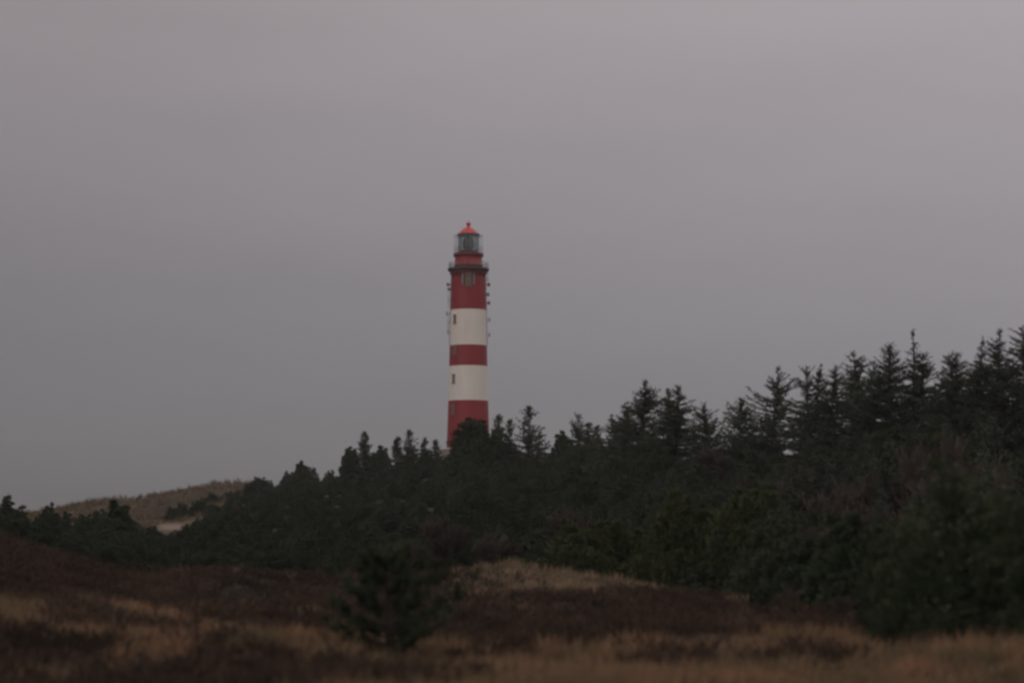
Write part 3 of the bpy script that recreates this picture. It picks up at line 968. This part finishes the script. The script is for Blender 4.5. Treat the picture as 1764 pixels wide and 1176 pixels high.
# skyline pines with a shape of their own
for (u, vt, D, wf, lab) in ((520, 798, 318, .42, "tufted little pine top pricking up from the slope between dune and lighthouse"),
                            (605, 774, 305, .45, "knobbly pine crown just left of the thin upright spruce"),
                            (812, 726, 255, .66, "rounded dark pine standing right in front of the lighthouse foot"),
                            (840, 738, 252, .7, "smaller pine overlapping the right edge of the lighthouse foot"),
                            (968, 748, 242, .9, "dome-shaped pine right of the see-through spruce"),
                            (655, 772, 300, .7, "low ragged pine between the thin spruce and the feathery one"),
                            (194, 868, 165, .9, "highest round pine of the left thicket, against the dune foot")):
    top = at(u, vt, D); zb = float(height(top[0], top[1])) - .05; h = top[2] - zb
    w_, l_, _ = pinebush(h * 1.15 * wf, h, int(u), ncl=64, shoots=54, leaf_k=1.5)
    o = tree_obj("dune_pine", [("trunk", mesh_np("trunk", w_, mats=[M['bark']])), ("crown", mesh_np("crown", l_, mats=[M['pine']]))], (top[0], top[1], zb))
    tag(o, lab, "pine")

# front bushes with a clear outline
def big_pine(u, vt, vb, D, wpx, seed, lab, ncl, shoots, fine=False, tip=False, gap=0., name="dune_pine", m='pine'):
    top = at(u, vt, D); zb = float(height(top[0], top[1])) - .05; h = top[2] - zb
    w_, l_, tp = pinebush(wpx * D / FPX, h, seed, ncl=ncl, shoots=shoots, fine=fine, gap=gap, tipn=tip)
    q_ = l_ if tp is None else np.concatenate([l_, tp])
    cm = mesh_np("crown", q_, mats=[M[m], M['tip']], mi=np.arange(len(q_)) >= len(l_))
    parts = [("trunk", mesh_np("trunk", w_, mats=[M['bark']])), ("crown", cm)]
    o = tree_obj(name, parts, (top[0], top[1], zb))
    tag(o, lab, "pine")
    return o


big_pine(1000, 903, 995, 101, 150, 11, "broad flat-topped pine bush behind the grassy hump, its left side upright", 60, 80, m='fresh')
big_pine(1075, 903, 990, 102, 140, 18, "pine bush joined to the right side of the broad flat-topped one", 50, 70, m='fresh')
big_pine(1190, 858, 1000, 99, 190, 12, "big rounded pine bush in front, right of the flat-topped bush", 75, 90, m='fresh')
big_pine(1290, 850, 1010, 96, 170, 13, "big rounded pine bush second in front, with yellowish green top", 70, 90, m='fresh')
big_pine(1385, 940, 1060, 70, 170, 14, "loose low pine at the end of the pale grass tongue", 60, 80)
big_pine(1480, 900, 1080, 62, 170, 15, "medium pine left behind the largest foreground pine", 70, 90)
big_pine(1660, 815, 1125, 44, 330, 16, "largest pine, dense with pale upturned shoots, in the right foreground", 230, 62, True, True)
big_pine(1775, 850, 1130, 43, 250, 17, "dense foreground pine cut by the right frame edge", 150, 56, True, True)
big_pine(1545, 930, 1110, 46, 130, 19, "smaller pine leaning on the left side of the largest foreground pine", 80, 56, True, True)
big_pine(1445, 1092, 1115, 50, 60, 20, "tiny pine seedling in the heather left of the largest pine", 14, 30, True)
big_pine(512, 1080, 1118, 43, 34, 21, "tiny dark pine seedling in the grass left of the open young pine", 12, 40, True)


def young_pine(u, vt, D, label):
    """open young pine: whorls of long upcurved arms with bushy ends, heather seen through it"""
    r = np.random.default_rng(5)
    top = at(u, vt, D); zb = float(height(top[0], top[1])) - .03; H = top[2] - zb
    wood = [tube_np(np.stack([.05 * np.sin(np.linspace(0, 3, 7)), np.zeros(7), np.linspace(0, H, 7)], 1), np.linspace(.04, .01, 7), 6)]
    P, Dq, T = [], [], []
    for k in range(38):
        t = (k + .5) / 38
        z = H * (.10 + .86 * t); az_ = k * 2.4 + r.normal(0, .3)
        L_ = (1.72 * (1 - t) ** .6 * (.55 + .45 * min(1, t * 3.5)) + .14) * r.choice([.45, .75, 1.0, 1.15]) * (1 + .22 * cos(az_ - .3))
        ss = np.linspace(0, 1, 12)
        pts = np.stack([np.cos(az_) * L_ * ss, np.sin(az_) * L_ * ss, z + L_ * (-.12 * ss + .55 * ss ** 2.4)], 1)
        wood.append(tube_np(pts[::3], [.018, .014, .010, .006], 4))
        for q in range(20):
            s_ = r.uniform(.2, 1); b0 = np.array([np.interp(s_, ss, pts[:, i]) for i in range(3)])
            ax = unit(np.array([cos(az_) * .4, sin(az_) * .4, .8]) + r.normal(0, .4, 3)); ln = r.uniform(.08, .22)
            al = r.uniform(0, 1, 30)[:, None]
            P.append(b0 + ax * al * ln); Dq.append(unit(ax * .8 + unit(r.normal(size=(30, 3))) * .8))
            if q < 3 and r.uniform() < .6: T.append((b0 + ax * ln, ax))
    P.append(np.stack([np.zeros(60), np.zeros(60), r.uniform(H * .8, H, 60)], 1)); Dq.append(unit(r.normal(size=(60, 3)) + [0, 0, 1.0]))
    P, Dq = np.concatenate(P), np.concatenate(Dq)
    lf = kites(P, Dq, r.uniform(.06, .10, len(P)), .022, r)
    tP = np.repeat(np.array([a for a, b in T]), 6, 0); tD = np.repeat(np.array([b for a, b in T]), 6, 0)
    tp = kites(tP, unit(tD + r.normal(0, .4, tD.shape)), .09, .022, r)
    o = tree_obj("young_pine", [("trunk", mesh_np("trunk", np.concatenate(wood), mats=[M['bark']])), ("crown", mesh_np("crown", np.concatenate([lf, tp]), mats=[M['pine'], M['tip']], mi=np.arange(len(lf) + len(tp)) >= len(lf)))], (top[0], top[1], zb))
    tag(o, label, "pine")


young_pine(664, 956, 40.5, "open young pine with long arms standing alone in the heather, centre foreground")

# leafless shrubs and birches
BL = [(1575, 735, 100, 1.2, "leafless birch with forked pale limbs, low and left of the tall leaning birch", "bare_birch"),
      (1715, 760, 90, 1.2, "brown leafless birch crown directly above the largest foreground pine", "bare_birch"),
      (1480, 830, 84, 1.2, "brown leafless shrub in the middle of the dark wood at right", "bare_shrub"),
      (1640, 770, 84, 1.1, "leafless birch just left above the top of the largest foreground pine", "bare_birch"),
      (1410, 765, 130, 1.1, "small leafless birch below the full dark spruce", "bare_birch"),
      (1300, 765, 130, 1.0, "small leafless birch below the lone broad spruce", "bare_birch"),
      (760, 862, 109, 1.2, "leafless brown shrub with a pale forked stem in front of the pines below the lighthouse", "bare_shrub"),
      (705, 905, 110, 1.0, "low leafless shrub left of the pale-stemmed one", "bare_shrub"),
      (830, 885, 109, 1.0, "reddish leafless shrub right of the pale-stemmed one", "bare_shrub"),
      (895, 905, 110, 1.0, "leafless shrub behind the grassy hump", "bare_shrub"),
      (985, 850, 114, 1.2, "brown leafless thicket behind the flat-topped pine bush", "bare_shrub"),
      (1240, 738, 160, 1.0, "reddish leafless crown in the skyline dip beside the clump of three spruces", "bare_birch"),
      (1540, 765, 92, 1.0, "leafless birch low in front of the dense cone-shaped spruce", "bare_birch"),
      (1600, 705, 98, .9, "leafless birch with reddish twigs under the notch of sky", "bare_birch"),
      (1640, 685, 96, .9, "tall leafless birch with a pale leaning stem", "bare_birch"),
      (1690, 715, 92, 1.0, "leafless birch behind the largest foreground pine", "bare_birch"),
      (1740, 680, 90, 1.0, "tall leafless birch nearest the right frame edge", "bare_birch"),
      (1500, 755, 104, 1.0, "brown leafless birch under the spruce with the drooping arm", "bare_birch"),
      (1460, 790, 96, 1.1, "low leafless shrub under the crooked-tipped spruce", "bare_shrub"),
      (1570, 860, 78, 1.1, "leafless shrub between the middle pines and the largest foreground pine", "bare_shrub"),
      (1350, 985, 68, 1.1, "low leafless shrub beside the loose low pine", "bare_shrub"),
      (1450, 1000, 57, 1.1, "low leafless shrub in front of the medium pine", "bare_shrub")]
for i, (u, vt, D, wf, lab, nm) in enumerate(BL):
    top = at(u, vt, D); zb = float(height(top[0], top[1])) - .05; h = max(top[2] - zb, .8)
    ms = BARE[i % 4]
    o = tree_obj(nm, [("trunk", ms[0]), ("twigs", ms[1])], (top[0], top[1], zb), rng.uniform(0, 6), (h / 4.3 * wf, h / 4.3 * wf, h / 4.3))
    tag(o, lab, "birch" if nm == "bare_birch" else "shrub")

# ------------------------------------------------------------------ ground cover: heather and grass
def scatter(n_, D0, D1, a0=-.235, a1=.235, r=rng):
    D = np.sqrt(r.uniform(D0 ** 2, D1 ** 2, n_)); a = r.uniform(a0, a1, n_)
    X, Y = D * np.sin(a), D * np.cos(a)
    return X, Y, D


X, Y, D = scatter(30000, 26, 118)
g_, s_ = cover(X, Y)
u_, _ = uD(X, Y)
w = (g_ < rng.uniform(.25, .8, len(X))) & (vnoise(X / 1.3, Y / 1.5, 31) + rng.uniform(-.5, .9, len(X)) > -.55)
X, Y, D = X[w], Y[w], D[w]
k = 26
sel = np.repeat(np.arange(len(X)), k)
rad = (rng.uniform(.30, .70, len(X)) ** 2)[sel]
d = unit(rng.normal(size=(len(sel), 3))); d[:, 2] = np.abs(d[:, 2]) * .9
P = np.stack([X[sel] + d[:, 0] * rad, Y[sel] + d[:, 1] * rad, height(X, Y)[sel] + d[:, 2] * rad * .75], 1)
dr = unit(d * .6 + np.array([0, 0, .8]) + rng.normal(0, .35, (len(sel), 3)))
q = kites(P, dr, rng.uniform(.10, .22, len(sel)), rng.uniform(.02, .045, len(sel)), rng)
o = link("heather", mesh_np("heather", q, mats=[M['heather']]))
tag(o, "dark reddish brown heather covering the rolling heath in front of the pines", "heather", kind="stuff")
print("heather faces", len(q))


def tufts(n_, D0, D1, thr, blades, ln, wd, name, label, material, lean=.45, pred=None, a=.235):
    X, Y, D = scatter(n_, D0, D1, -a, a)
    g_, s_ = cover(X, Y)
    w = (g_ > rng.uniform(*thr, len(X))) & (s_ < .3) & (vnoise(X / .8, Y / 1.1, 51) + rng.uniform(-.6, .6, len(X)) > -.15)
    if pred is not None: w &= pred(X, Y, D)
    X, Y = X[w], Y[w]
    sel = np.repeat(np.arange(len(X)), blades)
    z = height(X, Y)[sel]
    P = np.stack([X[sel] + rng.normal(0, .09, len(sel)), Y[sel] + rng.normal(0, .09, len(sel)), z - .02], 1)
    bias = rng.normal(0, .15, (len(X), 2))[sel] + np.array([.22, 0])       # the wind lays it over to the right
    dr = unit(np.stack([rng.normal(0, lean, len(sel)) + bias[:, 0], rng.normal(0, lean, len(sel)) + bias[:, 1], np.ones(len(sel))], 1))
    q = kites(P, dr, rng.uniform(ln * .5, ln * 1.2, len(sel)) * (rng.uniform(.45, 1.35, len(X))[sel]), wd, rng)
    o = link(name, mesh_np(name, q, mats=[material]))
    tag(o, label, "grass", kind="stuff")
    print(name, len(q))


tufts(26000, 26, 60, (.25, .9), 18, .32, .017, "dry_grass", "tan dry grass in the foreground strip and between the heather", M['grass'],
      pred=lambda X, Y, D: True)
tufts(9000, 26, 52, (.35, .9), 14, .22, .018, "green_grass", "short greenish grass under the dry tan grass at the bottom", M['green'],
      pred=lambda X, Y, D: vnoise(X / 1.5, Y / 2.0, 41) > .05)
tufts(26000, 60, 118, (.3, .9), 16, .42, .024, "heath_grass", "pale dry grass on the humps at the edge of the pines", M['pale'])
tufts(26000, 235, 430, (.3, .9), 12, .85, .07, "marram_grass", "brown marram grass on the far bare dune at left", M['marram'],
      pred=lambda X, Y, D: uD(X, Y)[0] < 450, a=.25)

# ------------------------------------------------------------------ damp sea air
hm = bpy.data.materials.new("haze")
hm.use_nodes = True
hn, hl = hm.node_tree.nodes, hm.node_tree.links
hn.clear()
ho = hn.new("ShaderNodeOutputMaterial")
hv = hn.new("ShaderNodeVolumePrincipled")
hv.inputs["Color"].default_value = (.93, .93, .95, 1)
hv.inputs["Density"].default_value = .00012
hl.new(hv.outputs[0], ho.inputs["Volume"])
hb = Geo().box((0, 0, 35), (3300, 3300, 84)).build("haze", hm)
tag(hb, kind="stuff")
